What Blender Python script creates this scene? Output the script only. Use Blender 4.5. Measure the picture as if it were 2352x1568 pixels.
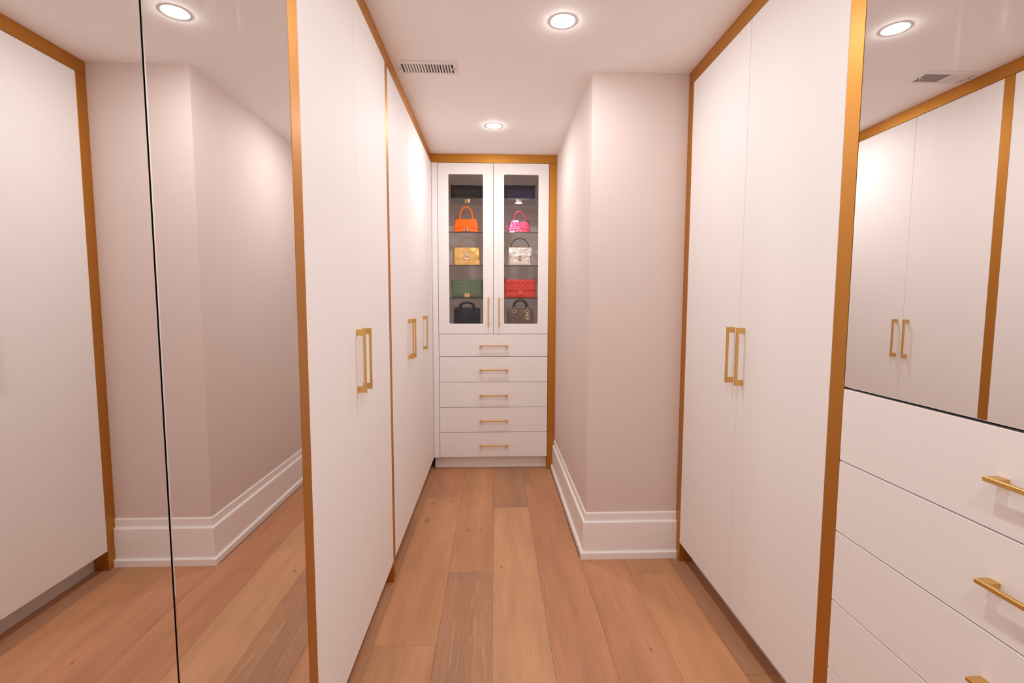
import bpy, bmesh, math, random
from mathutils import Vector, Matrix

random.seed(7)
for o in list(bpy.data.objects):
    bpy.data.objects.remove(o)
SC = bpy.context.scene
COL = SC.collection

# ------------------------------------------------------------------ camera
CAM_H, FPX, YAW, PITCH, ROLL = 1.3326, 1111.92, 0.0356, -0.0822, 0.0024
cam = bpy.data.cameras.new('camera')
cam.sensor_fit = 'HORIZONTAL'
cam.sensor_width = 36.0
cam.lens = FPX / 2352.0 * 36.0
cam.clip_start = 0.02
camo = bpy.data.objects.new('camera', cam)
COL.objects.link(camo)
_f = Vector((math.sin(YAW) * math.cos(PITCH), math.cos(YAW) * math.cos(PITCH), math.sin(PITCH)))
_r = Vector((math.cos(YAW), -math.sin(YAW), 0))
_u = _r.cross(_f)
_r2 = _r * math.cos(ROLL) + _u * math.sin(ROLL)
_u2 = -_r * math.sin(ROLL) + _u * math.cos(ROLL)
camo.matrix_world = Matrix(((_r2.x, _u2.x, -_f.x, 0), (_r2.y, _u2.y, -_f.y, 0),
                            (_r2.z, _u2.z, -_f.z, CAM_H), (0, 0, 0, 1)))
SC.camera = camo

# ------------------------------------------------------------------ world, exposure, lamp settings
wd = bpy.data.worlds.new('world')
SC.world = wd
wd.use_nodes = True
wd.node_tree.nodes['Background'].inputs[0].default_value = (0.9, 0.8, 0.75, 1)
wd.node_tree.nodes['Background'].inputs[1].default_value = 0.0
SC.view_settings.view_transform = 'Standard'
SC.view_settings.look = 'None'
SC.view_settings.gamma = 1.0
SC.view_settings.use_curve_mapping = False
SC.view_settings.exposure = 0.0
SC.cycles.transparent_max_bounces = 32
SC.cycles.max_bounces = 16
SC.cycles.diffuse_bounces = 8
LAMP_STRENGTH = 450.0
LAMP_COLOR = (1.0, 0.985, 0.985, 1)
LAMPS = [(0.270, 2.008), (-0.006, 3.168), (0.286, 0.786), (0.286, -0.246)]   # ceiling downlights x, y

# ------------------------------------------------------------------ measured layout (metres)
XL, XR, YB, YP, XP, H = -0.480, 0.9486, 3.7614, 2.4238, 0.4736, 2.44
ZT, ZB = 2.376, 0.100          # top and bottom of the door fronts
DEPTH = 0.60

# ------------------------------------------------------------------ mesh helpers
def bm_box(bm, x0, x1, y0, y1, z0, z1, bev=0.0, seg=1):
    vs = [bm.verts.new((x, y, z)) for x in (x0, x1) for y in (y0, y1) for z in (z0, z1)]
    fs = []
    for q in ((0, 1, 3, 2), (4, 6, 7, 5), (0, 4, 5, 1), (2, 3, 7, 6), (0, 2, 6, 4), (1, 5, 7, 3)):
        fs.append(bm.faces.new([vs[i] for i in q]))
    if bev > 0:
        es = list({e for f in fs for e in f.edges})
        bmesh.ops.bevel(bm, geom=es, offset=bev, segments=seg, profile=0.7, affect='EDGES')

def bm_prism(bm, pts, axis, a0, a1, bev=0.0):
    """closed polygon pts (2-D) pushed along axis 'x','y' or 'z' from a0 to a1"""
    def P(p, a):
        return {'x': (a, p[0], p[1]), 'y': (p[0], a, p[1]), 'z': (p[0], p[1], a)}[axis]
    A = [bm.verts.new(P(p, a0)) for p in pts]
    B = [bm.verts.new(P(p, a1)) for p in pts]
    n = len(pts)
    fs = [bm.faces.new(A), bm.faces.new(list(reversed(B)))]
    for i in range(n):
        fs.append(bm.faces.new((A[i], B[i], B[(i + 1) % n], A[(i + 1) % n])))
    if bev > 0:
        es = list({e for f in fs[:2] for e in f.edges})
        bmesh.ops.bevel(bm, geom=es, offset=bev, segments=1, affect='EDGES')

def bm_frame(bm, outer, inner, axis, a0, a1):
    """ring between two 2-D loops of equal count, pushed along axis"""
    def P(p, a):
        return {'x': (a, p[0], p[1]), 'y': (p[0], a, p[1]), 'z': (p[0], p[1], a)}[axis]
    n = len(outer)
    L = [[bm.verts.new(P(p, a)) for p in loop] for loop in (outer, inner) for a in (a0, a1)]
    o0, o1, i0, i1 = L
    for k in range(n):
        m = (k + 1) % n
        bm.faces.new((o0[k], o0[m], i0[m], i0[k]))
        bm.faces.new((o1[k], i1[k], i1[m], o1[m]))
        bm.faces.new((o0[k], o1[k], o1[m], o0[m]))
        bm.faces.new((i0[k], i0[m], i1[m], i1[k]))

def rrect(x0, x1, z0, z1, r, n=5):
    pts = []
    for cx, cz, a in ((x1 - r, z0 + r, -90), (x1 - r, z1 - r, 0), (x0 + r, z1 - r, 90), (x0 + r, z0 + r, 180)):
        for i in range(n + 1):
            t = math.radians(a + 90 * i / n)
            pts.append((cx + r * math.cos(t), cz + r * math.sin(t)))
    return pts

def rrect_outer(x0, x1, z0, z1, n=5):
    """rectangle sampled with the same count/order as rrect"""
    pts = []
    m = n // 2
    cs = [(x1, z0), (x1, z1), (x0, z1), (x0, z0)]
    for k, (cx, cz) in enumerate(cs):
        for i in range(n + 1):
            pts.append((cx, cz) if True else None)
    # spread duplicates slightly along the edges so that no face is degenerate
    out = []
    e = 0.004
    for k, (cx, cz) in enumerate(cs):
        sx = -1 if cx == x1 else 1
        sz = -1 if cz == z1 else 1
        for i in range(n + 1):
            d = i - n / 2.0
            if k == 0:
                q = (cx + (d * e if d < 0 else 0), cz + (d * e if d > 0 else 0))
            elif k == 1:
                q = (cx - (d * e if d > 0 else 0), cz + (d * e if d < 0 else 0))
            elif k == 2:
                q = (cx - (d * e if d < 0 else 0), cz - (d * e if d > 0 else 0))
            else:
                q = (cx + (d * e if d > 0 else 0), cz - (d * e if d < 0 else 0))
            out.append(q)
    return out

def bm_tube(bm, pts, r, n=10, closed=False, flat=1.0, cap=True):
    """tube along pts, radius r (number or list); flat squashes the section along its second axis"""
    pts = [Vector(p) for p in pts]
    N = len(pts)
    rs = r if isinstance(r, (list, tuple)) else [r] * N
    rings = []
    prev = None
    for i, p in enumerate(pts):
        if closed:
            t = pts[(i + 1) % N] - pts[i - 1]
        else:
            t = pts[min(i + 1, N - 1)] - pts[max(i - 1, 0)]
        t.normalize()
        if prev is None:
            ref = Vector((0, 1, 0)) if abs(t.y) < 0.9 else Vector((1, 0, 0))
            a = t.cross(ref).normalized()
        else:
            a = (prev - t * prev.dot(t)).normalized()
        b = t.cross(a)
        prev = a
        rings.append([bm.verts.new(p + a * (math.cos(2 * math.pi * k / n) * rs[i]) +
                                   b * (math.sin(2 * math.pi * k / n) * rs[i] * flat)) for k in range(n)])
    M = N if closed else N - 1
    for i in range(M):
        A, B = rings[i], rings[(i + 1) % N]
        for k in range(n):
            bm.faces.new((A[k], A[(k + 1) % n], B[(k + 1) % n], B[k]))
    if not closed and cap:
        bm.faces.new(list(reversed(rings[0])))
        bm.faces.new(rings[-1])

def bm_lathe(bm, prof, c, n=40, axis='z'):
    """revolve prof [(r, a)] around axis through c"""
    rings = []
    for r, a in prof:
        ring = []
        if r < 1e-6:
            ring = [bm.verts.new((c[0], c[1], c[2] + a) if axis == 'z' else (c[0], c[1] + a, c[2]))]
        else:
            for k in range(n):
                t = 2 * math.pi * k / n
                if axis == 'z':
                    ring.append(bm.verts.new((c[0] + r * math.cos(t), c[1] + r * math.sin(t), c[2] + a)))
                else:
                    ring.append(bm.verts.new((c[0] + r * math.cos(t), c[1] + a, c[2] + r * math.sin(t))))
        rings.append(ring)
    for A, B in zip(rings[:-1], rings[1:]):
        for k in range(n):
            m = (k + 1) % n
            if len(A) == 1 and len(B) == 1:
                continue
            if len(A) == 1:
                bm.faces.new((A[0], B[m], B[k]))
            elif len(B) == 1:
                bm.faces.new((A[k], A[m], B[0]))
            else:
                bm.faces.new((A[k], A[m], B[m], B[k]))

def bm_relief(bm, Wf, z0, h, front, back, nu=40, nv=24, y0=0.0, x0=0.0, zf=None):
    """closed cushion: width Wf(v), front depth front(u,v) towards -y, back depth back(u,v) towards +y"""
    def pos(u, v, s):
        x = x0 + (u - 0.5) * Wf(v)
        z = z0 + v * h if zf is None else zf(u, v)
        y = y0 - front(u, v) if s == 0 else y0 + back(u, v)
        return (x, y, z)
    G = []
    for s in (0, 1):
        G.append([[bm.verts.new(pos(i / nu, j / nv, s)) for i in range(nu + 1)] for j in range(nv + 1)])
    F, B = G
    for j in range(nv):
        for i in range(nu):
            bm.faces.new((F[j][i], F[j][i + 1], F[j + 1][i + 1], F[j + 1][i]))
            bm.faces.new((B[j][i], B[j + 1][i], B[j + 1][i + 1], B[j][i + 1]))
    for i in range(nu):
        bm.faces.new((F[0][i], B[0][i], B[0][i + 1], F[0][i + 1]))
        bm.faces.new((F[nv][i], F[nv][i + 1], B[nv][i + 1], B[nv][i]))
    for j in range(nv):
        bm.faces.new((F[j][0], F[j + 1][0], B[j + 1][0], B[j][0]))
        bm.faces.new((F[j][nu], B[j][nu], B[j + 1][nu], F[j + 1][nu]))

def origin_of(o):
    v = Vector((0, 0, 0))
    while o:
        v += o.location
        o = o.parent
    return v

def obj(name, bm, m, parent=None, smooth=30, loc=None):
    """link bm (world coordinates) as ONE mesh object; its origin sits at its parent's origin or at loc"""
    base = Vector(loc) if loc is not None else (origin_of(parent) if parent else Vector((0, 0, 0)))
    bmesh.ops.recalc_face_normals(bm, faces=bm.faces[:])
    bmesh.ops.translate(bm, verts=bm.verts[:], vec=-base)
    me = bpy.data.meshes.new(name)
    bm.to_mesh(me)
    bm.free()
    if smooth:
        for p in me.polygons:
            p.use_smooth = True
        me.set_sharp_from_angle(angle=math.radians(smooth))
    me.materials.append(m)
    o = bpy.data.objects.new(name, me)
    COL.objects.link(o)
    if parent:
        o.parent = parent
        o.location = base - origin_of(parent)
    else:
        o.location = base
    return o

def thing(name, label, cat, loc, group=None):
    o = bpy.data.objects.new(name, None)
    o.empty_display_size = 0.05
    COL.objects.link(o)
    o.location = loc
    o['label'] = label
    o['category'] = cat
    if group:
        o['group'] = group
    return o

def tag(o, label, cat, group=None):
    o['label'] = label
    o['category'] = cat
    if group:
        o['group'] = group
    return o

def struct(name, bm, m, smooth=0, loc=None):
    o = obj(name, bm, m, None, smooth, loc)
    o['kind'] = 'structure'
    return o

def boxobj(name, m, parent, x0, x1, y0, y1, z0, z1, bev=0.001, seg=1, smooth=30, loc=None):
    bm = bmesh.new()
    bm_box(bm, x0, x1, y0, y1, z0, z1, bev, seg)
    return obj(name, bm, m, parent, smooth, loc)

# ------------------------------------------------------------------ materials
def new_mat(name):
    m = bpy.data.materials.new(name)
    m.use_nodes = True
    return m, m.node_tree.nodes, m.node_tree.links, m.node_tree.nodes['Principled BSDF']

def plain(name, col, rough=0.5, metal=0.0, spec=0.5, coat=0.0, bump=None, var=0.0):
    m, N, L, B = new_mat(name)
    B.inputs['Base Color'].default_value = (*col, 1)
    B.inputs['Roughness'].default_value = rough
    B.inputs['Metallic'].default_value = metal
    B.inputs['Specular IOR Level'].default_value = spec
    B.inputs['Coat Weight'].default_value = coat
    B.inputs['Coat Roughness'].default_value = 0.28
    tc = N.new('ShaderNodeTexCoord')
    if var > 0:
        nz = N.new('ShaderNodeTexNoise')
        nz.inputs['Scale'].default_value = 3.0
        nz.inputs['Detail'].default_value = 4
        L.new(tc.outputs['Object'], nz.inputs['Vector'])
        mx = N.new('ShaderNodeMix')
        mx.data_type = 'RGBA'
        mx.inputs[6].default_value = (*[c * (1 - var) for c in col], 1)
        mx.inputs[7].default_value = (*[min(1, c * (1 + var)) for c in col], 1)
        L.new(nz.outputs['Fac'], mx.inputs[0])
        L.new(mx.outputs[2], B.inputs['Base Color'])
    if bump:
        kind, scale, strength, dist = bump
        if kind == 'noise':
            t = N.new('ShaderNodeTexNoise')
            t.inputs['Detail'].default_value = 3
            out = t.outputs['Fac']
        else:
            t = N.new('ShaderNodeTexVoronoi')
            out = t.outputs['Distance']
        t.inputs['Scale'].default_value = scale
        L.new(tc.outputs['Object'], t.inputs['Vector'])
        b = N.new('ShaderNodeBump')
        b.inputs['Strength'].default_value = strength
        b.inputs['Distance'].default_value = dist
        L.new(out, b.inputs['Height'])
        L.new(b.outputs['Normal'], B.inputs['Normal'])
    return m

M = {}
M['ceiling'] = plain('ceiling_paint', (0.92, 0.885, 0.87), 0.85, bump=('noise', 120, 0.05, 0.002))
M['wall'] = plain('wall_paint', (0.72, 0.615, 0.572), 0.7, bump=('noise', 160, 0.06, 0.002))
M['white'] = plain('white_lacquer_front', (0.89, 0.872, 0.864), 0.62, spec=0.3, bump=('noise', 420, 0.10, 0.0012), var=0.008)
M['carcass'] = plain('white_melamine', (0.91, 0.89, 0.88), 0.6)
M['base'] = plain('white_baseboard_paint', (0.90, 0.88, 0.87), 0.35)
M['gold'] = plain('brushed_copper_gold', (0.55, 0.245, 0.040), 0.48, metal=0.92, coat=0.14, bump=('noise', 900, 0.05, 0.0005))
M['brass'] = plain('satin_brass_pull', (0.74, 0.47, 0.16), 0.38, metal=1.0)
M['toe'] = plain('shaded_toe_board', (0.62, 0.56, 0.53), 0.6)  # white board given a darker colour to deepen the shade under the fronts
M['black'] = plain('black_gap', (0.012, 0.010, 0.010), 0.6)
M['vent'] = plain('white_enamel', (0.82, 0.77, 0.75), 0.4)
M['duct'] = plain('dark_duct', (0.05, 0.035, 0.03), 0.8)
M['trimring'] = plain('lamp_trim_white', (0.75, 0.73, 0.72), 0.6)

def emit(name, col, s):
    m, N, L, B = new_mat(name)
    N.remove(B)
    e = N.new('ShaderNodeEmission')
    e.inputs[0].default_value = col
    e.inputs[1].default_value = s
    L.new(e.outputs[0], N['Material Output'].inputs[0])
    return m
M['lamp'] = emit('lamp_diffuser', LAMP_COLOR, LAMP_STRENGTH)

def mirror_mat():
    m, N, L, B = new_mat('silvered_mirror')
    B.inputs['Base Color'].default_value = (0.85, 0.83, 0.82, 1)
    B.inputs['Metallic'].default_value = 1.0
    B.inputs['Roughness'].default_value = 0.0
    # dried wipe marks and droplets near the top of the panes
    tc = N.new('ShaderNodeTexCoord')
    mp = N.new('ShaderNodeMapping')
    mp.inputs['Scale'].default_value = (22, 22, 4.5)
    n1 = N.new('ShaderNodeTexNoise')
    n1.inputs['Scale'].default_value = 1.0
    n1.inputs['Detail'].default_value = 5
    L.new(tc.outputs['Object'], mp.inputs['Vector'])
    L.new(mp.outputs['Vector'], n1.inputs['Vector'])
    r1 = N.new('ShaderNodeMapRange')
    r1.inputs[1].default_value = 0.615
    r1.inputs[2].default_value = 0.74
    r1.inputs[4].default_value = 0.16
    L.new(n1.outputs['Fac'], r1.inputs[0])
    v = N.new('ShaderNodeTexVoronoi')
    v.inputs['Scale'].default_value = 16
    L.new(tc.outputs['Object'], v.inputs['Vector'])
    r2 = N.new('ShaderNodeMapRange')
    r2.inputs[1].default_value = 0.055
    r2.inputs[2].default_value = 0.02
    r2.inputs[4].default_value = 0.22
    L.new(v.outputs['Distance'], r2.inputs[0])
    ad = N.new('ShaderNodeMath')
    ad.operation = 'MAXIMUM'
    L.new(r1.outputs[0], ad.inputs[0])
    L.new(r2.outputs[0], ad.inputs[1])
    # marks thin out below hand-wiping height (object z measured from the floor)
    sp = N.new('ShaderNodeSeparateXYZ')
    L.new(tc.outputs['Object'], sp.inputs[0])
    r3 = N.new('ShaderNodeMapRange')
    r3.inputs[1].default_value = 1.55
    r3.inputs[2].default_value = 1.72
    L.new(sp.outputs['Z'], r3.inputs[0])
    mu = N.new('ShaderNodeMath')
    mu.operation = 'MULTIPLY'
    L.new(ad.outputs[0], mu.inputs[0])
    L.new(r3.outputs[0], mu.inputs[1])
    df = N.new('ShaderNodeBsdfDiffuse')
    df.inputs[0].default_value = (0.9, 0.87, 0.85, 1)
    ms = N.new('ShaderNodeMixShader')
    L.new(mu.outputs[0], ms.inputs[0])
    L.new(B.outputs[0], ms.inputs[1])
    L.new(df.outputs[0], ms.inputs[2])
    L.new(ms.outputs[0], N['Material Output'].inputs[0])
    return m
M['mirror'] = mirror_mat()

def pane_mat(name, tint, ior=1.5):
    """thin glass: tinted see-through plus Fresnel reflection, same on both faces"""
    m, N, L, B = new_mat(name)
    N.remove(B)
    g = N.new('ShaderNodeNewGeometry')
    mr = N.new('ShaderNodeMapRange')
    mr.inputs[3].default_value = ior
    mr.inputs[4].default_value = 1.0 / ior
    L.new(g.outputs['Backfacing'], mr.inputs[0])
    fr = N.new('ShaderNodeFresnel')
    L.new(mr.outputs[0], fr.inputs['IOR'])
    tr = N.new('ShaderNodeBsdfTransparent')
    tr.inputs[0].default_value = (*tint, 1)
    gl = N.new('ShaderNodeBsdfGlossy')
    gl.inputs['Roughness'].default_value = 0.0
    gl.inputs['Color'].default_value = (1, 1, 1, 1)
    ms = N.new('ShaderNodeMixShader')
    L.new(fr.outputs[0], ms.inputs[0])
    L.new(tr.outputs[0], ms.inputs[1])
    L.new(gl.outputs[0], ms.inputs[2])
    L.new(ms.outputs[0], N['Material Output'].inputs[0])
    return m
M['smoke'] = pane_mat('smoked_door_glass', (0.99, 0.98, 0.975), 1.30)
M['shelfglass'] = pane_mat('shelf_glass', (0.985, 0.985, 0.98))
M['glassedge'] = plain('shelf_glass_edge', (0.045, 0.045, 0.042), 0.2)

KNOTS = [(0.032, 2.335, 0.010), (-0.415, 2.87, 0.022), (-0.41, 3.12, 0.014), (-0.285, 3.15, 0.012),
         (-0.16, 2.735, 0.012), (-0.08, 2.75, 0.010), (0.60, 1.74, 0.008)]
def wood_mat():
    m, N, L, B = new_mat('oak_floorboard')
    oi = N.new('ShaderNodeObjectInfo')
    ge = N.new('ShaderNodeNewGeometry')
    tc = N.new('ShaderNodeTexCoord')
    # per-board shift of the grain
    sc = N.new('ShaderNodeVectorMath'); sc.operation = 'SCALE'
    sc.inputs[0].default_value = (37.0, 91.0, 53.0)
    L.new(oi.outputs['Random'], sc.inputs['Scale'])
    ad = N.new('ShaderNodeVectorMath'); ad.operation = 'ADD'
    L.new(tc.outputs['Object'], ad.inputs[0]); L.new(sc.outputs[0], ad.inputs[1])
    def noise(scale, detail=4, rough=0.6, s=1.0):
        mp = N.new('ShaderNodeMapping'); mp.inputs['Scale'].default_value = scale
        L.new(ad.outputs[0], mp.inputs['Vector'])
        n = N.new('ShaderNodeTexNoise'); n.inputs['Scale'].default_value = s
        n.inputs['Detail'].default_value = detail; n.inputs['Roughness'].default_value = rough
        L.new(mp.outputs['Vector'], n.inputs['Vector'])
        return n.outputs['Fac']
    broad = noise((9, 1.1, 1), 3)
    fine = noise((260, 6, 1), 3)
    pore = noise((520, 14, 1), 2)
    # cathedral grain: contour lines of a stretched noise
    cath = noise((8.5, 0.42, 1), 2, 0.45)
    mu = N.new('ShaderNodeMath'); mu.operation = 'MULTIPLY'; mu.inputs[1].default_value = 30.0
    L.new(cath, mu.inputs[0])
    fr = N.new('ShaderNodeMath'); fr.operation = 'PINGPONG'; fr.inputs[1].default_value = 0.5
    L.new(mu.outputs[0], fr.inputs[0])
    ln = N.new('ShaderNodeMapRange'); ln.inputs[1].default_value = 0.10; ln.inputs[2].default_value = 0.01
    L.new(fr.outputs[0], ln.inputs[0])
    lw = N.new('ShaderNodeMath'); lw.operation = 'MULTIPLY'
    L.new(ln.outputs[0], lw.inputs[0]); L.new(oi.outputs['Alpha'], lw.inputs[1])
    def mixc(fac, a, b, mode='MIX'):
        mx = N.new('ShaderNodeMix'); mx.data_type = 'RGBA'; mx.blend_type = mode
        for sock, val in ((mx.inputs[0], fac), (mx.inputs[6], a), (mx.inputs[7], b)):
            if hasattr(val, 'is_linked') or hasattr(val, 'links'):
                L.new(val, sock)
            else:
                sock.default_value = val
        return mx.outputs[2]
    def rng(v, a, b, c, d):
        r = N.new('ShaderNodeMapRange')
        for i, q in zip((1, 2, 3, 4), (a, b, c, d)):
            r.inputs[i].default_value = q
        L.new(v, r.inputs[0])
        return r.outputs[0]
    def gray(v):
        c = N.new('ShaderNodeCombineColor')
        for i in range(3):
            L.new(v, c.inputs[i])
        return c.outputs[0]
    c0 = mixc(1.0, oi.outputs['Color'], gray(rng(broad, 0.3, 0.7, 0.84, 1.16)), 'MULTIPLY')
    c1 = mixc(1.0, c0, gray(rng(fine, 0.3, 0.7, 0.92, 1.07)), 'MULTIPLY')
    # pale limed pores and grain lines
    c2 = mixc(rng(pore, 0.62, 0.78, 0.0, 0.22), c1, (0.72, 0.50, 0.34, 1))
    lw2 = N.new('ShaderNodeMath'); lw2.operation = 'MULTIPLY'; lw2.inputs[1].default_value = 0.34
    L.new(lw.outputs[0], lw2.inputs[0])
    c3 = mixc(lw2.outputs[0], c2, (0.66, 0.44, 0.29, 1))
    # knots at their places on the floor
    last = c3
    for kx, ky, kr in KNOTS:
        sb = N.new('ShaderNodeVectorMath'); sb.operation = 'SUBTRACT'
        L.new(ge.outputs['Position'], sb.inputs[0]); sb.inputs[1].default_value = (kx, ky, 0)
        ml = N.new('ShaderNodeVectorMath'); ml.operation = 'MULTIPLY'
        L.new(sb.outputs[0], ml.inputs[0]); ml.inputs[1].default_value = (1, 0.5, 0)
        le = N.new('ShaderNodeVectorMath'); le.operation = 'LENGTH'
        L.new(ml.outputs[0], le.inputs[0])
        last = mixc(rng(le.outputs['Value'], kr, kr * 0.1, 0.0, 0.62), last, (0.10, 0.055, 0.035, 1))
    L.new(last, B.inputs['Base Color'])
    B.inputs['Roughness'].default_value = 0.5
    B.inputs['Specular IOR Level'].default_value = 0.35
    bp = N.new('ShaderNodeBump'); bp.inputs['Strength'].default_value = 0.12; bp.inputs['Distance'].default_value = 0.001
    L.new(fine, bp.inputs['Height'])
    L.new(bp.outputs['Normal'], B.inputs['Normal'])
    return m
M['wood'] = wood_mat()
M['subfloor'] = plain('subfloor', (0.16, 0.09, 0.05), 0.9)

# ------------------------------------------------------------------ room shell
WL, WR, WF, WB = XL - DEPTH - 0.03, XR + DEPTH + 0.03, -1.40, YB + DEPTH + 0.06
def wallbox(name, m, x0, x1, y0, y1, z0, z1):
    bm = bmesh.new()
    bm_box(bm, x0, x1, y0, y1, z0, z1)
    return struct(name, bm, m)
floor = wallbox('floor', M['subfloor'], WL - .1, WR + .1, WF - .1, WB + .1, -0.10, -0.015)
wallbox('ceiling', M['ceiling'], WL - .1, WR + .1, WF - .1, WB + .1, H, H + 0.1)
wallbox('wall_left', M['wall'], WL - .1, WL, WF - .1, WB + .1, -0.015, H)
wallbox('wall_right', M['wall'], WR, WR + .1, WF - .1, YP, -0.015, H)
wallbox('wall_back', M['wall'], WL, XP, WB, WB + .1, -0.015, H)
wallbox('wall_front', M['ceiling'], WL, WR, WF - .1, WF, -0.015, H)
bm = bmesh.new()
bm_prism(bm, [(XP, YP), (WR + .1, YP), (WR + .1, WB + .1), (XP, WB + .1)], 'z', -0.015, H)
struct('wall_right_return', bm, M['wall'])
# stub walls beside the photographer, in line with the cabinet fronts
wallbox('wall_left_front', M['ceiling'], WL, XL, WF, 0.163, 0.0, H)
wallbox('wall_right_front', M['ceiling'], XR, WR, WF, 0.163, 0.0, H)

# floorboards: columns along y with end joints
COLS = [(-0.697, -0.472), (-0.472, -0.228), (-0.228, -0.010), (-0.010, 0.217), (0.217, 0.442), (0.442, 0.667),
        (0.667, 0.897), (0.897, 1.122)]
#         joints (y), colour and cathedral strength per board from near to far
T = {'red': (0.50, 0.238, 0.128), 'tan': (0.56, 0.305, 0.158), 'grey': (0.43, 0.222, 0.122), 'mid': (0.49, 0.252, 0.126),
     'brn': (0.46, 0.235, 0.122), 'orange': (0.52, 0.260, 0.126)}
BOARDS = [
    ([0.7, 2.9], ['mid', 'brn', 'mid'], [.2, .1, .2]),
    ([0.1, 1.79, 3.2], ['brn', 'mid', 'orange', 'red'], [.3, .3, .25, .1]),
    ([0.4, 2.30], ['tan', 'grey', 'orange'], [.1, 1.0, .12]),
    ([0.9, 3.045], ['brn', 'tan', 'grey'], [.3, .08, .2]),
    ([-0.2, 1.25, 3.42], ['mid', 'brn', 'red', 'mid'], [.2, .3, .12, .2]),
    ([0.5], ['orange', 'red'], [.2, .15]),
    ([0.95, 2.255], ['brn', 'orange', 'mid'], [.2, .3, .2]),
    ([0.2, 1.6], ['mid', 'brn', 'grey'], [.2, .2, .4]),
]
for (x0, x1), (joints, cols, ca) in zip(COLS, BOARDS):
    ys = [WF] + joints + [WB]
    for a, b, c, k in zip(ys[:-1], ys[1:], cols, ca):
        if x0 > XP and a > YP:
            continue
        b2 = min(b, YP) if x0 > XP - 0.05 else b
        o = boxobj('plank', M['wood'], floor, x0 + .0003, x1 - .0003, a + .0004, b2 - .0004, -0.015, 0.0, bev=0.0006,
                   smooth=0)
        o.color = (*T[c], k)

# baseboard: stepped profile swept along pier side and front (mitred at the corner)
prof = [(0.0, 0.0), (0.0285, 0.0), (0.0285, 0.032), (0.0235, 0.037), (0.0165, 0.037), (0.0165, 0.190), (0.0125, 0.196),
        (0.0065, 0.196), (0.0065, 0.236), (0.003, 0.242), (0.0, 0.242)]
bm = bmesh.new()
rows = []
for t, z in prof:
    rows.append([bm.verts.new(p) for p in ((XP - t, YB - 0.0005, z), (XP - t, YP - t, z), (XR - 0.0005, YP - t, z))])
for k in range(len(prof)):
    A, B_ = rows[k], rows[(k + 1) % len(prof)]
    for i in range(2):
        bm.faces.new((A[i], A[i + 1], B_[i + 1], B_[i]))
bm.faces.new([r[0] for r in rows]); bm.faces.new([r[2] for r in reversed(rows)])
struct('baseboard_right', bm, M['base'])

# ------------------------------------------------------------------ ceiling lights
def lamp(x, y, label):
    t = thing('ceiling_downlight', label, 'light', (x, y, H), 'round recessed ceiling downlights')
    bm = bmesh.new()
    bm_lathe(bm, [(0.0560, 0.0), (0.0540, -0.0008), (0.0480, -0.0010), (0.0430, -0.0010), (0.0406, -0.0006), (0.0402, 0.0)], (x, y, H))
    obj('trim_ring', bm, M['trimring'], t, 40)
    bm = bmesh.new()
    bm_lathe(bm, [(0.0400, -0.001)] + [(0.0400 * math.cos(a), -0.001 - 0.0045 * math.sin(a)) for a in
                                        [math.radians(q) for q in (15, 30, 45, 60, 75)]] + [(0, -0.0055)], (x, y, H))
    obj('diffuser', bm, M['lamp'], t, 60)
for (x, y), lb in zip(LAMPS, ['round recessed ceiling light between the vent and the grey wall corner',
                              'round recessed ceiling light nearest the glass handbag cabinet',
                              'round recessed ceiling light above the mirrored drawer unit',
                              'round recessed ceiling light nearest the front wall']):
    lamp(x, y, lb)

# ------------------------------------------------------------------ air vent
vx0, vx1, vy0, vy1 = -0.456, -0.177, 2.346, 2.474
ix0, ix1, iy0, iy1 = -0.4385, -0.196, 2.371, 2.457
v = thing('ceiling_vent', 'white louvred air vent in the ceiling above the left wardrobes', 'vent', (-.317, 2.41, H))
bm = bmesh.new()
bm_frame(bm, [(vx0, vy0), (vx1, vy0), (vx1, vy1), (vx0, vy1)], [(ix0, iy0), (ix1, iy0), (ix1, iy1), (ix0, iy1)], 'z', H - 0.005, H - 0.0002)
obj('frame', bm, M['vent'], v, 30)
boxobj('duct_shade_sheet', M['duct'], v, ix0, ix1, iy0, iy1, H - 0.0012, H - 0.0002, bev=0)  # thin dark sheet, its colour stands in for the shade inside the duct
n = 18
st = (ix1 - ix0) / n
for k in range(n + 1):
    if k in (0, n):
        continue
    c = ix0 + st * k
    s = 1 if k < 9 else -1
    bm = bmesh.new()
    w = 0.0034
    bm_prism(bm, [(c - w * s * .5 - 0.0030, H - 0.0048), (c - w * s * .5 + 0.0030, H - 0.0048), (c + w * s + 0.0008, H - 0.0014), (c + w * s - 0.0008, H - 0.0014)], 'y', iy0, iy1)
    obj('slat', bm, M['vent'], v, 0)
boxobj('slider_tab', M['vent'], v, ix1 - 0.009, ix1 - 0.004, 2.405, 2.424, H - 0.009, H - 0.0045, bev=0.001)
for sx in (vx0 + 0.008, vx1 - 0.009):
    bm = bmesh.new()
    bm_lathe(bm, [(0.0032, -0.005), (0.0026, -0.0062), (0, -0.0066)], (sx, 2.412, H), 12)
    obj('screw', bm, M['duct'], v, 40)

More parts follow.
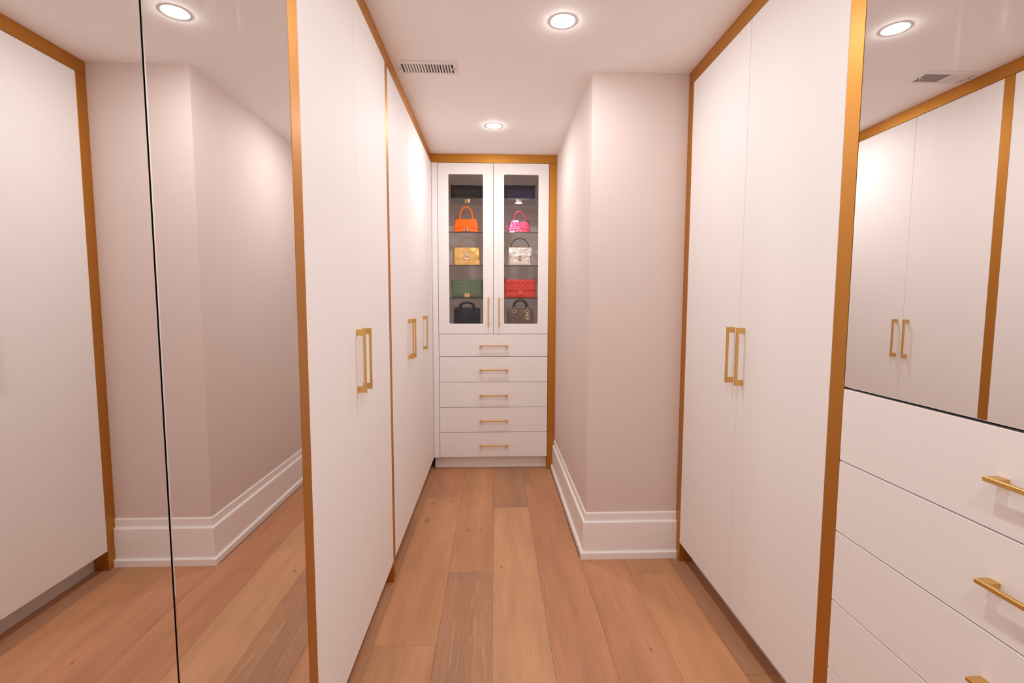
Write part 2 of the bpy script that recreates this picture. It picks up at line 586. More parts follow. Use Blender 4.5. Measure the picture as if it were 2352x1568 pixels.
# ------------------------------------------------------------------ pulls
HL, PW, PT, PO = 0.222, 0.0215, 0.009, 0.031       # length, post length, thickness, projection
def pull(parent, face, c, along):
    """U-shaped flat bar pull on the plane 'face' = (axis, value, outward sign); c = centre, along = 'z' or horizontal"""
    ax, val, sg = face
    prof = [(-HL / 2, 0), (-HL / 2, PO), (HL / 2, PO), (HL / 2, 0), (HL / 2 - PW, 0), (HL / 2 - PW, PO - 0.0075),
            (-HL / 2 + PW, PO - 0.0075), (-HL / 2 + PW, 0)]
    bm = bmesh.new()
    bm_prism(bm, prof, 'z', -PT / 2, PT / 2, bev=0.0006)
    bmesh.ops.recalc_face_normals(bm, faces=bm.faces[:])
    # local: x = length, y = projection, z = thickness
    if ax == 'x':
        out = Vector((sg, 0, 0))
        ln = Vector((0, 0, 1)) if along == 'z' else Vector((0, 1, 0))
        o = Vector((val, c[0], c[1]))
    else:
        out = Vector((0, sg, 0))
        ln = Vector((0, 0, 1)) if along == 'z' else Vector((1, 0, 0))
        o = Vector((c[0], val, c[1]))
    th = ln.cross(out)
    for vv in bm.verts:
        p = vv.co.copy()
        vv.co = o + ln * p.x + out * p.y + th * p.z
    return obj('handle', bm, M['brass'], parent, 30)

# ------------------------------------------------------------------ cabinet pieces
def carcass(t, x0, x1, y0, y1, z0=ZB, z1=ZT, open_axis='x', sign=1, th=0.018):
    """hollow box, open towards the front (a side of x or y)"""
    bm = bmesh.new()
    bm_box(bm, x0, x1, y0, y1, z0, z0 + th)
    bm_box(bm, x0, x1, y0, y1, z1 - th, z1)
    if open_axis == 'x':
        bm_box(bm, x0, x1, y0, y0 + th, z0 + th, z1 - th)
        bm_box(bm, x0, x1, y1 - th, y1, z0 + th, z1 - th)
        xb = (x0, x0 + th) if sign > 0 else (x1 - th, x1)
        bm_box(bm, *xb, y0 + th, y1 - th, z0 + th, z1 - th)
    else:
        bm_box(bm, x0, x0 + th, y0, y1, z0 + th, z1 - th)
        bm_box(bm, x1 - th, x1, y0, y1, z0 + th, z1 - th)
        bm_box(bm, x0 + th, x1 - th, y1 - th, y1, z0 + th, z1 - th)
    return obj('body', bm, M['carcass'], t, 0)

G = 0.0012      # half gap between fronts
def side_front(t, name, side, y0, y1, z0, z1, m='white', th=0.02, g=G):
    if side == 'L':
        return boxobj(name, M[m], t, XL - th, XL, y0 + g, y1 - g, z0 + g, z1 - g, bev=0.0008)
    return boxobj(name, M[m], t, XR, XR + th, y0 + g, y1 - g, z0 + g, z1 - g, bev=0.0008)

def side_unit(name, label, side, y0, y1, group=None, toe=True):
    x = XL if side == 'L' else XR
    t = thing(name, label, 'wardrobe' if 'wardrobe' in name else 'cabinet', (x, (y0 + y1) / 2, 0), group)
    if side == 'L':
        carcass(t, XL - DEPTH, XL - 0.022, y0 + .0005, y1 - .0005, sign=1)
        if toe: boxobj('toe_kick', M['toe'], t, XL - 0.091, XL - 0.075, y0 + .0005, y1 - .0005, 0.0005, ZB - .0002, bev=0.0005)
    else:
        carcass(t, XR + 0.022, XR + DEPTH, y0 + .0005, y1 - .0005, sign=-1)
        if toe: boxobj('toe_kick', M['toe'], t, XR + 0.070, XR + 0.086, y0 + .0005, y1 - .0005, 0.0005, ZB - .0002, bev=0.0005)
    return t

def gold_upright(side, y0, y1, label, z1=ZT):
    if side == 'L':
        x0, x1 = XL - DEPTH, XL
    else:
        x0, x1 = XR, XR + DEPTH
    bm = bmesh.new()
    bm_box(bm, x0, x1, y0, y1, 0.0005, z1, 0.0008)
    return tag(obj('divider_panel', bm, M['gold'], None, 30, loc=((XL if side == 'L' else XR), (y0 + y1) / 2, 0)), label,
               'panel', 'copper-gold uprights')

FL = ('x', XL, 1)
FR = ('x', XR, -1)
HZ = 1.124
# ---- left run
t = side_unit('wardrobe', 'left white two-door wardrobe next to the tall mirrored doors', 'L', 1.2550, 2.2196, 'white wardrobes')
for a, b, hy in ((1.2550, 1.7360, 1.736 - 0.0385), (1.7360, 2.2196, 1.736 + 0.0385)):
    d = side_front(t, 'door', 'L', a, b, ZB, ZT)
    pull(d, FL, (hy, HZ), 'z')
t = side_unit('wardrobe', 'left white three-door wardrobe reaching the handbag cabinet corner', 'L', 2.2663, YB - 0.003, 'white wardrobes')
for a, b, hy in ((2.2663, 2.740, 2.740 - 0.0385), (2.740, 3.222, 2.740 + 0.0385), (3.222, YB - 0.003, 3.222 + 0.0385)):
    d = side_front(t, 'door', 'L', a, b, ZB, ZT)
    pull(d, FL, (hy, HZ), 'z')

t = side_unit('mirrored_wardrobe', 'tall left wardrobe with two frameless full-height mirror doors', 'L', 0.220, 1.2001)
def mirror_front(t, side, y0, y1, z0, z1):
    s = 1 if side == 'L' else -1
    x = XL if side == 'L' else XR
    g = 0.0022
    bm = bmesh.new()
    xs = sorted((x - s * 0.022, x - s * 0.0045))
    bm_box(bm, *xs, y0 + g, y1 - g, z0 + g, z1 - g)
    d = obj('door', bm, M['black'], t, 0)
    bm = bmesh.new()
    xs = sorted((x - s * 0.0044, x))
    bm_box(bm, *xs, y0 + g, y1 - g, z0 + g, z1 - g)
    es = [e for e in bm.edges if all(abs(vv.co.x - x) < 1e-6 for vv in e.verts)]
    bmesh.ops.bevel(bm, geom=es, offset=0.0012, segments=1, affect='EDGES')
    obj('mirror_pane', bm, M['mirror'], d, 0)
for a, b in ((0.220, 0.7095), (0.7095, 1.2001)):
    mirror_front(t, 'L', a, b, ZB, ZT)
gold_upright('L', 1.2001, 1.2550, 'copper-gold upright between the left mirror doors and the white wardrobe')
gold_upright('L', 2.2196, 2.2663, 'narrow copper-gold upright between the two left white wardrobes')
gold_upright('L', 0.165, 0.2195, 'copper-gold upright at the near end of the left mirror doors')

# ---- right run
t = side_unit('wardrobe', 'right white two-door wardrobe between grey wall and drawer unit', 'R', 1.3245, 2.3650, 'white wardrobes')
for a, b, hy in ((1.3245, 1.8440, 1.844 - 0.0385), (1.8440, 2.3650, 1.844 + 0.0385)):
    d = side_front(t, 'door', 'R', a, b, ZB, ZT)
    pull(d, FR, (hy, HZ), 'z')
gold_upright('R', 2.3650, YP - 0.0005, 'copper-gold upright beside the grey wall and its baseboard')
gold_upright('R', 1.2706, 1.3245, 'copper-gold upright between the right wardrobe and the drawer unit')
gold_upright('R', 0.165, 0.2195, 'copper-gold upright at the near end of the drawer unit')

t = side_unit('drawer_cabinet', 'right white drawer unit with mirrored doors above the drawers', 'R', 0.220, 1.2706)
for k in range(5):
    z0 = 0.0985 + 0.2003 * k
    d = side_front(t, 'drawer', 'R', 0.220, 1.2706, z0, z0 + 0.2003, g=0.0016)
    pull(d, FR, (0.745, z0 + 0.1035), 'y')
for a, b in ((0.220, 0.7453), (0.7453, 1.2706)):
    mirror_front(t, 'R', a, b, 1.1025, ZT)

# ---- fascias along the ceiling
def fascia(x0, x1, y0, y1, label):
    bm = bmesh.new()
    bm_box(bm, x0, x1, y0, y1, ZT + 0.0015, H - 0.0008, 0.0008)
    tag(obj('cornice_fascia', bm, M['gold'], None, 30, loc=((x0 + x1) / 2, (y0 + y1) / 2, ZT)), label, 'trim', 'copper-gold fascias under the ceiling')
fascia(XL - 0.02, XL, 0.165, YB - 0.0005, 'long copper-gold fascia above the left wardrobes and mirrors')
fascia(XR, XR + 0.02, 0.165, YP - 0.0005, 'copper-gold fascia above the right wardrobe and drawer unit')
fascia(XL - 0.02, XP - 0.0008, YB, YB + 0.02, 'short copper-gold fascia above the glass handbag cabinet')

# ------------------------------------------------------------------ display cabinet at the end
DX0, DXC, DX1 = -0.4335, -0.0100, 0.4148
DZ = 1.0810
dc = thing('display_cabinet', 'white end cabinet with two glass doors above five drawers', 'cabinet', ((DX0 + DX1) / 2, YB, 0))
bm = bmesh.new()
y1 = YB + DEPTH + 0.03
IN0, IN1 = DX0 - 0.004, DX1 - 0.001
for b in ((IN0, IN0 + .018, YB + .022, y1, ZB, ZT), (IN1 - .018, IN1, YB + .022, y1, ZB, ZT),
          (IN0 + .018, IN1 - .018, y1 - .012, y1, ZB, ZT),
          (IN0 + .018, IN1 - .018, YB + .022, y1 - .012, ZB, ZB + .018),
          (IN0 + .018, IN1 - .018, YB + .022, y1 - .012, DZ - .012, DZ + .006),
          (IN0 + .018, IN1 - .018, YB + .022, y1 - .012, ZT - .018, ZT)):
    bm_box(bm, *b)
obj('body', bm, M['carcass'], dc, 0)
boxobj('filler_strip', M['white'], dc, XL + 0.0006, DX0 - 0.002, YB, YB + 0.02, ZB, ZT, bev=0.0008)
boxobj('toe_kick', M['carcass'], dc, XL + 0.0006, DX1, YB + 0.060, YB + 0.076, 0.0005, ZB - .0002, bev=0.0005)
FB = ('y', YB, -1)
g = 0.0018
GL = {'l': (-0.3512, -0.0895), 'r': (0.0710, 0.3345)}
for (a, b), (ga, gb), hx in (((DX0, DXC), GL['l'], -0.0485), ((DXC, DX1), GL['r'], 0.0325)):
    bm = bmesh.new()
    bm_frame(bm, rrect_outer(a + g, b - g, DZ + g, ZT - g), rrect(ga, gb, 1.1600, 2.2930, 0.009), 'y', YB, YB + 0.02)
    d = obj('door', bm, M['white'], dc, 30)
    boxobj('glass_pane', M['smoke'], d, ga - .012, gb + .012, YB + 0.0204, YB + 0.0244, 1.150, 2.303, bev=0, smooth=0)
    pull(d, FB, (hx, 1.2545), 'z')
zs = [1.0810, 0.9045, 0.7035, 0.5030, 0.3035, 0.1035]
for k in range(5):
    bm = bmesh.new()
    bm_box(bm, DX0 + g, DX1 - g, YB, YB + 0.02, zs[k + 1] + g, zs[k] - g, 0.0008)
    d = obj('drawer', bm, M['white'], dc, 30)
    pull(d, FB, (-0.0075, (zs[k] + zs[k + 1]) / 2 - 0.003), 'x')
SH = [2.118, 1.863, 1.610, 1.357]
SY0, SY1 = YB + 0.030, y1 - 0.014
for z in SH:
    s = boxobj('glass_shelf', M['shelfglass'], dc, IN0 + .019, IN1 - .019, SY0 + .0005, SY1, z - 0.004, z + 0.004, bev=0, smooth=0)
    boxobj('shelf_edge', M['glassedge'], s, IN0 + .019, IN1 - .019, SY0 - 0.0005, SY0, z - 0.004, z + 0.004, bev=0, smooth=0)
bm = bmesh.new()
bm_box(bm, DX1 + 0.0015, XP - 0.0008, YB, YB + DEPTH, 0.0005, ZT, 0.0008)
tag(obj('divider_panel', bm, M['gold'], None, 30, loc=(0.445, YB, 0)), 'copper-gold upright at the right edge of the handbag cabinet', 'panel', 'copper-gold uprights')

# ------------------------------------------------------------------ handbags
def leather(name, col, rough=0.45, metal=0.0, bump=('noise', 300, 0.15, 0.001), coat=0.0, spec=0.35):
    return plain(name, col, rough, metal, bump=bump, coat=coat, spec=spec)
B_ = {
    'black': leather('black_quilted_leather', (0.010, 0.008, 0.010), 0.33),
    'navy': leather('indigo_quilted_leather', (0.032, 0.020, 0.085), 0.40),
    'orange': leather('orange_leather', (1.0, 0.165, 0.0), 0.36, bump=None, spec=0.2),
    'pink': leather('metallic_pink_croc', (0.92, 0.10, 0.22), 0.26, 0.6, bump=('voronoi', 75, 0.38, 0.004)),
    'goldl': leather('crinkled_gold_leather', (0.95, 0.62, 0.22), 0.23, 0.9, bump=('noise', 55, 0.4, 0.004)),
    'silver': leather('polished_silver_leather', (0.90, 0.87, 0.83), 0.16, 0.92, bump=('noise', 24, 0.3, 0.006)),
    'green': leather('sage_green_leather', (0.145, 0.215, 0.125), 0.45),
    'red': leather('coral_red_leather', (0.80, 0.058, 0.042), 0.42),
    'dark': leather('midnight_suede', (0.018, 0.018, 0.034), 0.7),
    'taupe': leather('taupe_lambskin', (0.185, 0.125, 0.098), 0.42),
    'brown': leather('dark_brown_handle', (0.075, 0.048, 0.040), 0.45),
    'hw_gold': plain('bag_gold_hardware', (0.90, 0.58, 0.20), 0.22, 1.0),
    'hw_pale': plain('bag_pale_gold_hardware', (0.95, 0.80, 0.58), 0.18, 1.0),
    'hw_silver': plain('bag_silver_hardware', (0.86, 0.84, 0.82), 0.2, 1.0),
    'hw_dark': plain('bag_dark_hardware', (0.10, 0.07, 0.05), 0.4, 0.6),
    'enamel': plain('clasp_enamel', (0.75, 0.58, 0.45), 0.25, 0.2),
    'buckle': plain('crystal_buckle', (0.86, 0.86, 0.88), 0.25, 0.7, bump=('voronoi', 500, 0.6, 0.001)),
}
def sup(t, p=4.0):
    return max(0.0, 1 - abs(2 * t - 1) ** p) ** (1.0 / p)

def arc(cx, y, z0, rx, rz, a0=180, a1=0, n=24, lean=0.0):
    return [(cx + rx * math.cos(math.radians(a0 + (a1 - a0) * i / n)), y + lean * math.sin(math.radians(a0 + (a1 - a0) * i / n)),
             z0 + rz * math.sin(math.radians(a0 + (a1 - a0) * i / n))) for i in range(n + 1)]

def ring(parent, name, c, R, r, m, plane='xz', n=18):
    bm = bmesh.new()
    pts = []
    for i in range(n):
        t = 2 * math.pi * i / n
        q = {'xz': (R * math.cos(t), 0, R * math.sin(t)), 'yz': (0, R * math.cos(t), R * math.sin(t)),
             'xy': (R * math.cos(t), R * math.sin(t), 0)}[plane]
        pts.append((c[0] + q[0], c[1] + q[1], c[2] + q[2]))
    bm_tube(bm, pts, r, 8, closed=True)
    return obj(name, bm, m, parent, 60)

def chain(parent, pts, R, r, m):
    for i, p in enumerate(pts):
        ring(parent, 'chain_link', p, R, r, m, ('xz', 'yz')[i % 2], 12)

def body_box(t, cx, y, z, w, h, d, m, p=7.0, wtop=None, name='body', nv=18):
    wt = w if wtop is None else wtop
    bm = bmesh.new()
    fr = lambda u, v: d / 2 * (0.25 + 0.75 * sup(u, p) * sup(0.5 + 0.5 * abs(2 * v - 1), p * 1.5))
    bm_relief(bm, lambda v: w + (wt - w) * v, z, h, fr, fr, 30, nv, y0=y, x0=cx)
    return obj(name, bm, m, t, 60)

def quilt_front(t, name, cx, y, z, w, h, m, fn, amp, base=0.004, margin=0.012, wtop=None, nu=70, nv=44, pr=8):
    """padded panel on the front: relief fn(x, zlocal) in 0..1 inside the margin"""
    wt = w if wtop is None else wtop
    def front(u, v):
        x = (u - .5) * w
        zz = v * h
        ed = min(u * w, (1 - u) * w, zz, h - zz)
        k = max(0.0, min(1.0, (ed - margin) / 0.004))
        rim = base * min(1.0, ed / 0.004) if ed < 0.004 else base
        return rim + amp * k * fn(x, zz)
    bm = bmesh.new()
    bm_relief(bm, lambda v: w + (wt - w) * v, z, h, front, lambda u, v: 0.0, nu, nv, y0=y, x0=cx)
    return obj(name, bm, m, t, 75)

def diamond(p, q):
    return lambda x, z: (abs(math.sin(math.pi * (x / p + z / q))) * abs(math.sin(math.pi * (x / p - z / q)))) ** 0.5
def chevron(p, k):
    return lambda x, z: abs(math.sin(math.pi * (z - abs(x) * k) / p)) ** 0.6

def emblem_b(parent, cx, y, z, w, h, m, r=0.0018):
    """two stacked loops sharing a bar"""
    bm = bmesh.new()
    for zz, hh, ww in ((z, h * .52, w), (z + h * .48, h * .52, w * .92)):
        pts = [(p[0], y, p[1]) for p in rrect(cx - ww / 2, cx - ww / 2 + ww, zz, zz + hh, min(ww, hh) * .28, 3)]
        bm_tube(bm, pts, r, 8, closed=True)
    return obj('clasp_emblem', bm, m, parent, 60)

def emblem_cc(parent, cx, y, z, R, m, r=0.0013):
    bm = bmesh.new()
    for s in (-1, 1):
        pts = [(cx + s * R * .45 + s * -R * math.cos(a) * -1, y, z + R * math.sin(a)) for a in
               [math.radians(45 + 270 * i / 20) for i in range(21)]]
        bm_tube(bm, pts, r, 8)
    return obj('clasp_emblem', bm, m, parent, 60)

# --- 1, 2: dark quilted flap bags on the top shelf
def flap_box_bag(label, cx, y, z, w, h, body, hw, chain_side, clasp_hw, pattern, amp):
    d = 0.075
    t = thing('handbag', label, 'handbag', (cx, y, z), 'handbags behind the glass doors')
    body_box(t, cx, y, z, w, h, d, body, 9)
    fl = quilt_front(t, 'flap', cx, y - d / 2 + 0.002, z + 0.006, w * .99, h - 0.006, body, pattern, amp, base=0.006, margin=0.020)
    bm = bmesh.new()
    for k in (0.008, 0.013):
        pts = [(p[0], y - d / 2 - 0.0045, p[1]) for p in rrect(cx - w / 2 + k, cx + w / 2 - k, z + 0.006 + k, z + h - 0.004 - k * .5, 0.004, 2)]
        bm_tube(bm, pts, 0.0014, 6, closed=True)
    obj('border_piping', bm, body, fl, 60)
    # top roll of the flap
    bm = bmesh.new()
    bm_tube(bm, [(cx - w / 2 + .003, y - .02, z + h), (cx + w / 2 - .003, y - .02, z + h)], 0.004, 8)
    obj('flap_fold', bm, body, t, 60)
    # clasp: plate with raised frame and studs
    yc = y - d / 2 - 0.0075
    bm = bmesh.new()
    bm_box(bm, cx - .020, cx + .020, yc - .004, yc + .004, z + 0.004, z + 0.036, 0.0012, 2)
    c = obj('clasp', bm, clasp_hw, t, 30)
    bm = bmesh.new()
    for i in range(5):
        for zz in (z + 0.009, z + 0.031):
            bm_lathe(bm, [(0.0026, -0.003), (0.0018, -0.0052), (0, -0.006)], (cx - .016 + .008 * i, yc - 0.001, zz), 8, 'y')
    obj('stud', bm, clasp_hw, c, 60)
    ring(c, 'lock_ring', (cx, yc - 0.005, z + 0.020), 0.0058, 0.0015, hw)
    # chain shoulders
    for s in chain_side:
        xx = cx + s * (w / 2 + 0.006)
        chain(t, [(xx - s * .014, y, z + h + .007), (xx - s * .006, y, z + h + .010), (xx + s * .002, y, z + h + .006), (xx + s * .005, y, z + h - .003),
                  (xx + s * .003, y, z + h - .012), (xx + s * .001, y, z + h - .021)], 0.0062, 0.0017, hw)
    return t
S0 = [s + 0.0042 for s in SH] + [DZ + 0.0065]
flap_box_bag('black diamond-quilted handbag with gold clasp on the top shelf', -0.2230, 4.055, S0[0], 0.268, 0.148, B_['black'],
             B_['hw_gold'], (-1, 1), B_['hw_gold'], diamond(0.032, 0.032), 0.006)
flap_box_bag('indigo diamond-quilted handbag with pale clasp on the top shelf', 0.1960, 4.055, S0[0], 0.268, 0.152, B_['navy'],
             B_['hw_gold'], (1,), B_['hw_pale'], diamond(0.032, 0.032), 0.005)
# --- 7: green chevron bag
flap_box_bag('sage green chevron-stitched handbag with square gold clasp on a glass shelf', -0.2205, 3.935, S0[3], 0.250, 0.146, B_['green'],
             B_['hw_gold'], (-1, 1), B_['hw_gold'], chevron(0.021, 0.95), 0.004)

# --- 3, 4: trapezoid bags with a tall arched handle
def hourglass_bag(label, cx, y, z, wb, wt, h, hh, hw_r, m, mh, strap_m, emb):
    d = 0.075
    t = thing('handbag', label, 'handbag', (cx, y, z), 'handbags behind the glass doors')
    cur = lambda u: 0.10 * h * (2 * u - 1) ** 2          # base curves down at the ends
    def W(v): return wb + (wt - wb) * (v ** 0.8)
    bm = bmesh.new()
    fr = lambda u, v: (d / 2) * (1 - 0.45 * v) * (0.3 + 0.7 * sup(u, 8))
    bm_relief(bm, W, z, h, fr, fr, 30, 16, y0=y, x0=cx, zf=lambda u, v: z + 0.10 * h * (1 - (2 * u - 1) ** 2) * (1 - v) + v * h)
    obj('body', bm, m, t, 60)
    # flap covers the upper three quarters, lower edge bowed
    v0 = 0.27
    bm = bmesh.new()
    def vv(u, v): return v0 + 0.10 * (1 - (2 * u - 1) ** 2) + v * (1.01 - v0 - 0.10 * (1 - (2 * u - 1) ** 2))
    def Wf(v): return W(min(1.0, v0 + v * (1 - v0))) * 1.01
    bm_relief(bm, Wf, z, h, lambda u, v: (d / 2) * (1 - 0.45 * vv(u, v)) * (0.3 + 0.7 * sup(u, 8)) + 0.0055,
              lambda u, v: -(d / 2) * (1 - 0.45 * vv(u, v)) * (0.3 + 0.7 * sup(u, 8)) + 0.001, 30, 16, y0=y, x0=cx,
              zf=lambda u, v: z + vv(u, v) * h)
    obj('flap', bm, m, t, 60)
    # top handle
    bm = bmesh.new()
    pts = [(cx - hw_r, y, z + h - .010)] + arc(cx, y, z + h + hh * .30, hw_r * .92, hh * .70) + [(cx + hw_r, y, z + h - .010)]
    bm_tube(bm, pts, [0.0075] + [0.0068] * (len(pts) - 2) + [0.0075], 10, flat=0.8)
    hd = obj('handle', bm, mh, t, 60)
    for s in (-1, 1):
        ring(hd, 'handle_ring', (cx + s * hw_r, y - .004, z + h + 0.001), 0.0075, 0.0016, B_['hw_silver'])
    # shoulder strap ends
    for s in strap_m[1]:
        bm = bmesh.new()
        bm_tube(bm, [(cx + s * (wt / 2 - .006), y + .004, z + h + .001), (cx + s * (wt / 2 + .004), y + .006, z + h + .010), (cx + s * (wt / 2 - .012), y + .010, z + h + .013),
                     (cx + s * (wt / 2 - .026), y + .012, z + h + .006)], 0.0036, 8, flat=0.6)
        obj('strap', bm, strap_m[0], t, 60)
    emblem_b(t, cx, y - d / 2 - 0.004, z + 0.003, 0.026 * emb, 0.034 * emb, B_['hw_silver'], 0.0026 * emb)
    return t
hourglass_bag('bright orange handbag with arched handle and silver emblem on a glass shelf', -0.2235, 3.875, S0[1], 0.212, 0.170, 0.104, 0.098, 0.052, B_['orange'],
              B_['orange'], (B_['hw_dark'], (-1,)), 1.0)
t = hourglass_bag('metallic pink crocodile-look handbag with arched handle on a glass shelf', 0.1930, 3.875, S0[1], 0.182, 0.152, 0.086, 0.086, 0.044, B_['pink'],
                  B_['pink'], (B_['hw_dark'], (1,)), 0.9)
bm = bmesh.new()
bm_tube(bm, [(0.118, 3.885, S0[1] + .060), (0.098, 3.887, S0[1] + .056), (0.078, 3.885, S0[1] + .045), (0.066, 3.88, S0[1] + .026), (0.072, 3.875, S0[1] + .010), (0.092, 3.87, S0[1] + .006), (0.112, 3.865, S0[1] + .004)], 0.0042, 8, flat=.5)
obj('strap', bm, B_['pink'], t, 60)

# --- 5: gold bag
def gold_bag(label, cx, y, z):
    wb, wt, h, d = 0.226, 0.212, 0.142, 0.085
    t = thing('handbag', label, 'handbag', (cx, y, z), 'handbags behind the glass doors')
    body_box(t, cx, y, z, wb, h, d, B_['goldl'], 9, wt)
    bm = bmesh.new()
    fr = lambda u, v: d / 2 + 0.005 + 0.002 * math.sin(9 * u) * math.sin(5 * v)
    bm_relief(bm, lambda v: (wb + (wt - wb) * (.36 + .64 * v)) * (1.0 if v > .05 else .985), z + h * .35, h * .66, lambda u, v: fr(u, v) * (0.80 + 0.20 * sup(u, 12)),
              lambda u, v: -d / 2 * .75, 28, 16, y0=y, x0=cx)
    obj('flap', bm, B_['goldl'], t, 60)
    bm = bmesh.new()
    bm_prism(bm, [(cx - .018, z + h), (cx - .018, z + .040), (cx - .010, z + .024), (cx, z + .016), (cx + .010, z + .024), (cx + .018, z + .040), (cx + .018, z + h)], 'y', y - d / 2 - .0115, y - d / 2 - .006, bev=.001)
    s = obj('strap_tab', bm, B_['goldl'], t, 30)
    bm = bmesh.new()
    yy = y - d / 2 - .0145
    pts = [(cx - .020, yy, z + .054), (cx - .021, yy, z + .066)] + arc(cx, yy, z + .072, .021, .023) + [(cx + .021, yy, z + .066), (cx + .020, yy, z + .054)]
    bm_tube(bm, pts, 0.0048, 8)
    bm_tube(bm, [(cx - .021, yy, z + .055), (cx + .021, yy, z + .055)], 0.0048, 8)
    b = obj('buckle', bm, B_['buckle'], s, 60)
    bm = bmesh.new()
    bm_lathe(bm, [(0.011, 0.0), (0.010, -0.005), (0, -0.008)], (cx, yy + .004, z + .077), 16, 'y')
    bm_box(bm, cx - .013, cx + .013, yy - .003, yy + .004, z + .062, z + .068, .001)
    obj('buckle_stud', bm, B_['hw_gold'], b, 40)
    bm = bmesh.new()
    hr = 0.058
    bm_tube(bm, [(cx - hr, y, z + h + .002)] + arc(cx, y, z + h + .018, hr, .066, 172, 8) + [(cx + hr, y, z + h + .002)], 0.0036, 8)
    hd = obj('handle', bm, B_['hw_gold'], t, 60)
    for q in (-1, 1):
        bm = bmesh.new()
        bm_lathe(bm, [(0.0062, 0.0), (0.0062, .006), (0.004, .010), (0.0035, .014)], (cx + q * hr, y, z + h), 12)
        obj('handle_mount', bm, B_['hw_dark'], hd, 40)
gold_bag('metallic gold handbag with horseshoe buckle and thin handle on a glass shelf', -0.2235, 3.935, S0[2])

# --- 6: silver bag
def silver_bag(label, cx, y, z):
    wb, wt, h, d = 0.188, 0.174, 0.146, 0.080
    t = thing('handbag', label, 'handbag', (cx, y, z), 'handbags behind the glass doors')
    body_box(t, cx, y, z, wb, h, d, B_['silver'], 10, wt)
    bm = bmesh.new()
    zl = lambda u: z + h * .57 - 0.020 * (1 - abs(2 * u - 1))
    bm_relief(bm, lambda v: wt + .006, z, h, lambda u, v: d / 2 + .004, lambda u, v: -d / 2 * .8, 24, 12, y0=y, x0=cx,
              zf=lambda u, v: zl(u) + v * (z + h + .002 - zl(u)))
    f = obj('flap', bm, B_['silver'], t, 40)
    bm = bmesh.new()
    yy = y - d / 2 - .005
    bm_tube(bm, [(cx - wt / 2 - .004, yy, z + h * .57), (cx, yy, z + h * .57 - .020), (cx + wt / 2 + .004, yy, z + h * .57)], 0.0022, 6)
    bm_tube(bm, [(cx - wt / 2 - .002, yy + .002, z + h), (cx + wt / 2 + .002, yy + .002, z + h)], 0.0026, 6)
    obj('flap_edge', bm, B_['hw_pale'], f, 60)
    for s in (-1, 1):
        bm = bmesh.new()
        bm_tube(bm, [(cx + s * (wb / 2 + .002), y - d / 2 + .004, z), (cx + s * (wt / 2 + .004), y - d / 2 + .004, z + h * .56)], 0.0030, 6)
        obj('side_piping', bm, B_['hw_pale'], t, 60)
    # stitched inner panels
    bm = bmesh.new()
    bm_tube(bm, [(cx - .058, yy + .002, z + .056), (cx - .066, yy + .002, z + .016), (cx + .066, yy + .002, z + .016), (cx + .058, yy + .002, z + .056)], 0.0032, 6)
    bm_tube(bm, [(cx - .055, yy - .001, z + h - .010), (cx - .050, yy - .001, z + h - .034), (cx, yy - .001, z + h - .044), (cx + .050, yy - .001, z + h - .034), (cx + .055, yy - .001, z + h - .010)], 0.0034, 6)
    obj('seam_roll', bm, B_['silver'], t, 60)
    # serpent-shaped oval clasp
    bm = bmesh.new()
    prof = [(cx + .0125 * math.sin(math.pi * i / 12) * (1.0 if i < 8 else .9), z + .060 + .020 * math.cos(math.pi * i / 12)) for i in range(13)]
    pts = prof + [(2 * cx - p[0], p[1]) for p in reversed(prof[1:-1])]
    bm_prism(bm, pts, 'y', yy - .008, yy, bev=.0015)
    c = obj('clasp', bm, B_['hw_dark'], t, 40)
    bm = bmesh.new()
    pts2 = [(cx + (p[0] - cx) * .66, z + .060 + (p[1] - z - .060) * .78) for p in pts]
    bm_prism(bm, pts2, 'y', yy - .0115, yy - .0075, bev=.0015)
    obj('clasp_enamel', bm, B_['enamel'], c, 40)
    bm = bmesh.new()
    hr = .070
    bm_tube(bm, [(cx - hr - .002, y, z + h + .010)] + arc(cx, y, z + h + .012, hr, .064, 170, 10) + [(cx + hr + .002, y, z + h + .010)], 0.0034, 8)
    hd = obj('handle', bm, B_['hw_dark'], t, 60)
    for q in (-1, 1):
        ring(hd, 'handle_ring', (cx + q * (hr + .003), y, z + h + .006), .0055, .0016, B_['hw_pale'])
silver_bag('polished silver handbag with oval clasp and dark handle on a glass shelf', 0.2020, 3.935, S0[2])

# --- 8: red flap bag
def red_bag(label, cx, y, z):
    w, h, d = 0.252, 0.148, 0.070
    m = B_['red']
    t = thing('handbag', label, 'handbag', (cx, y, z), 'handbags behind the glass doors')
    bo = body_box(t, cx, y, z, w, h, d, m, 8)
    quilt_front(t, 'front_panel', cx, y - d / 2 + .003, z + .003, w * .985, h * .40, m, diamond(.034, .036), .005, base=.004, margin=.006)
    f = quilt_front(t, 'flap', cx, y - d / 2 - .001, z + h * .36, w, h * .64, m, diamond(.034, .036), .006, base=.006, margin=.008, wtop=w * .985)
    bm = bmesh.new()
    bm_prism(bm, rrect(cx - .028, cx + .028, z + .022, z + .062, .012, 4), 'y', y - d / 2 - .0115, y - d / 2 - .006, bev=.001)
    tb = obj('lock_tab', bm, m, t, 30)
    emblem_cc(tb, cx, y - d / 2 - .0135, z + .041, .0085, B_['hw_gold'], .0017)
    for s in (-1, 1):
        chain(t, [(cx + s * .088, y - .004, z + h + .002), (cx + s * .098, y - .002, z + h + .006), (cx + s * .108, y, z + h + .009), (cx + s * .118, y, z + h + .009),
                  (cx + s * .127, y, z + h + .004), (cx + s * .1315, y, z + h - .005), (cx + s * .1315, y, z + h - .015)], .0060, .0016, B_['hw_dark'])
        ring(t, 'eyelet', (cx + s * .100, y - .012, z + h + .001), .0060, .0018, B_['hw_gold'])
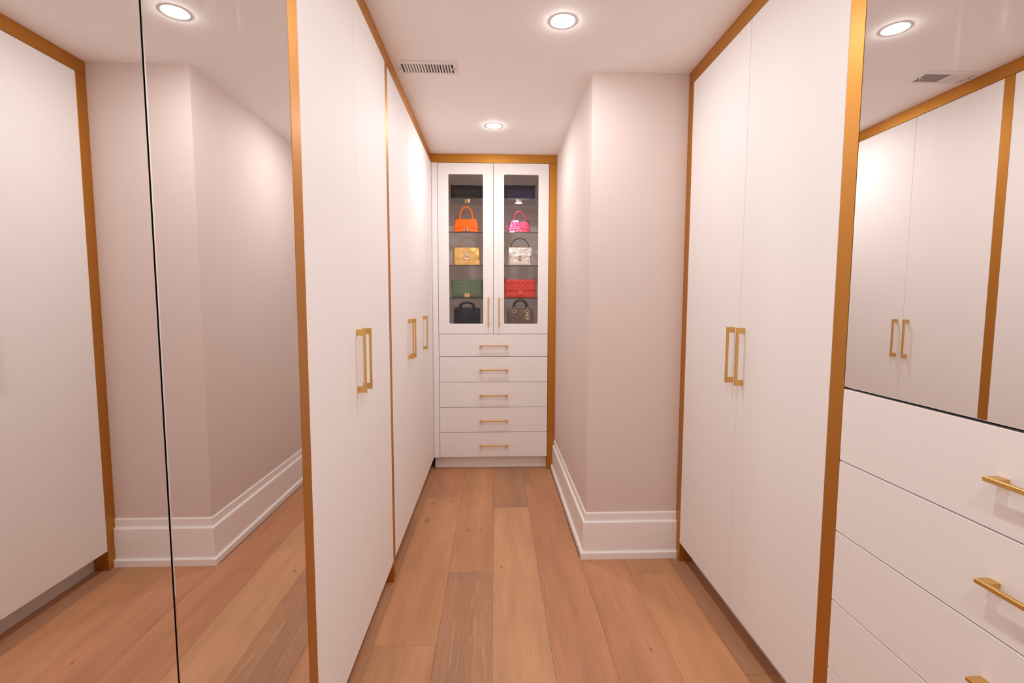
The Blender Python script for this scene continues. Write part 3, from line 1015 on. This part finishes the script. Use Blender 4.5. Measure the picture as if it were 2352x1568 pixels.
red_bag('coral red diamond-quilted flap handbag with gold turn lock on a glass shelf', 0.2045, 3.935, S0[3])

# --- 9, 10: upright quilted top-handle bags on the cabinet deck
def top_handle_bag(label, cx, y, z, w, h, d, m, mh, hh, hr, hw, charm, r):
    t = thing('handbag', label, 'handbag', (cx, y, z), 'handbags behind the glass doors')
    body_box(t, cx, y, z, w, h, d, m, 9, w * .985)
    quilt_front(t, 'front_panel', cx, y - d / 2 + .002, z + .004, w * .97, h - .010, m, diamond(.060, .050), .004, base=.004, margin=.005)
    for yy, ln in ((y - d / 2 + .010, -.012), (y + d / 2 - .010, .010)):
        bm = bmesh.new()
        pts = [(cx - hr, yy, z + h - .018)] + [(p[0], p[1], p[2]) for p in arc(cx, yy, z + h + hh * .25, hr, hh * .75, lean=ln)] + [(cx + hr, yy, z + h - .018)]
        bm_tube(bm, pts, r, 10, flat=.75)
        hd = obj('handle', bm, mh, t, 60)
        if ln < 0:
            for s in (-1, 1):
                xx = cx + s * hr * .98
                bm = bmesh.new()
                bm_lathe(bm, [(0, -.009), (.0045, -.008), (.0052, -.004), (.004, .0)], (xx, yy - .006, z + h + .006), 12, 'y')
                obj('rivet', bm, hw, hd, 60)
                ring(hd, 'handle_ring', (xx, yy - .0165, z + h - .020), .0125, .0032, hw)
    cxx = cx + hr * 1.0
    yy = y - d / 2 - .010
    ring(t, 'charm', (cxx, yy, z + h - .035), .0085, .0024, charm)
    ring(t, 'charm', (cxx + .002, yy, z + h - .066), .0190, .0035, charm, n=24)
    bm = bmesh.new()
    c = (cxx + .002, yy, z + h - .066)
    bm_tube(bm, [(c[0] - .008, yy, c[2] + .008), (c[0] + .004, yy, c[2] + .011), (c[0] + .009, yy, c[2]), (c[0] + .003, yy, c[2] - .010), (c[0] - .008, yy, c[2] - .008)], .0022, 8)
    bm_tube(bm, [(c[0] - .003, yy, c[2] + .016), (c[0] - .003, yy, c[2] - .016)], .0022, 8)
    obj('charm', bm, charm, t, 60)
    return t
top_handle_bag('midnight blue upright handbag with round charm, behind the left glass door', -0.2240, 3.935, S0[4], 0.213, 0.196, 0.10, B_['dark'], B_['dark'], 0.040, 0.054, B_['dark'], B_['dark'], 0.0085)
top_handle_bag('taupe quilted upright handbag with gold charms and dark arched handles', 0.2070, 3.935, S0[4], 0.213, 0.188, 0.10, B_['taupe'], B_['brown'], 0.068, 0.053, B_['hw_pale'], B_['hw_pale'], 0.0095)
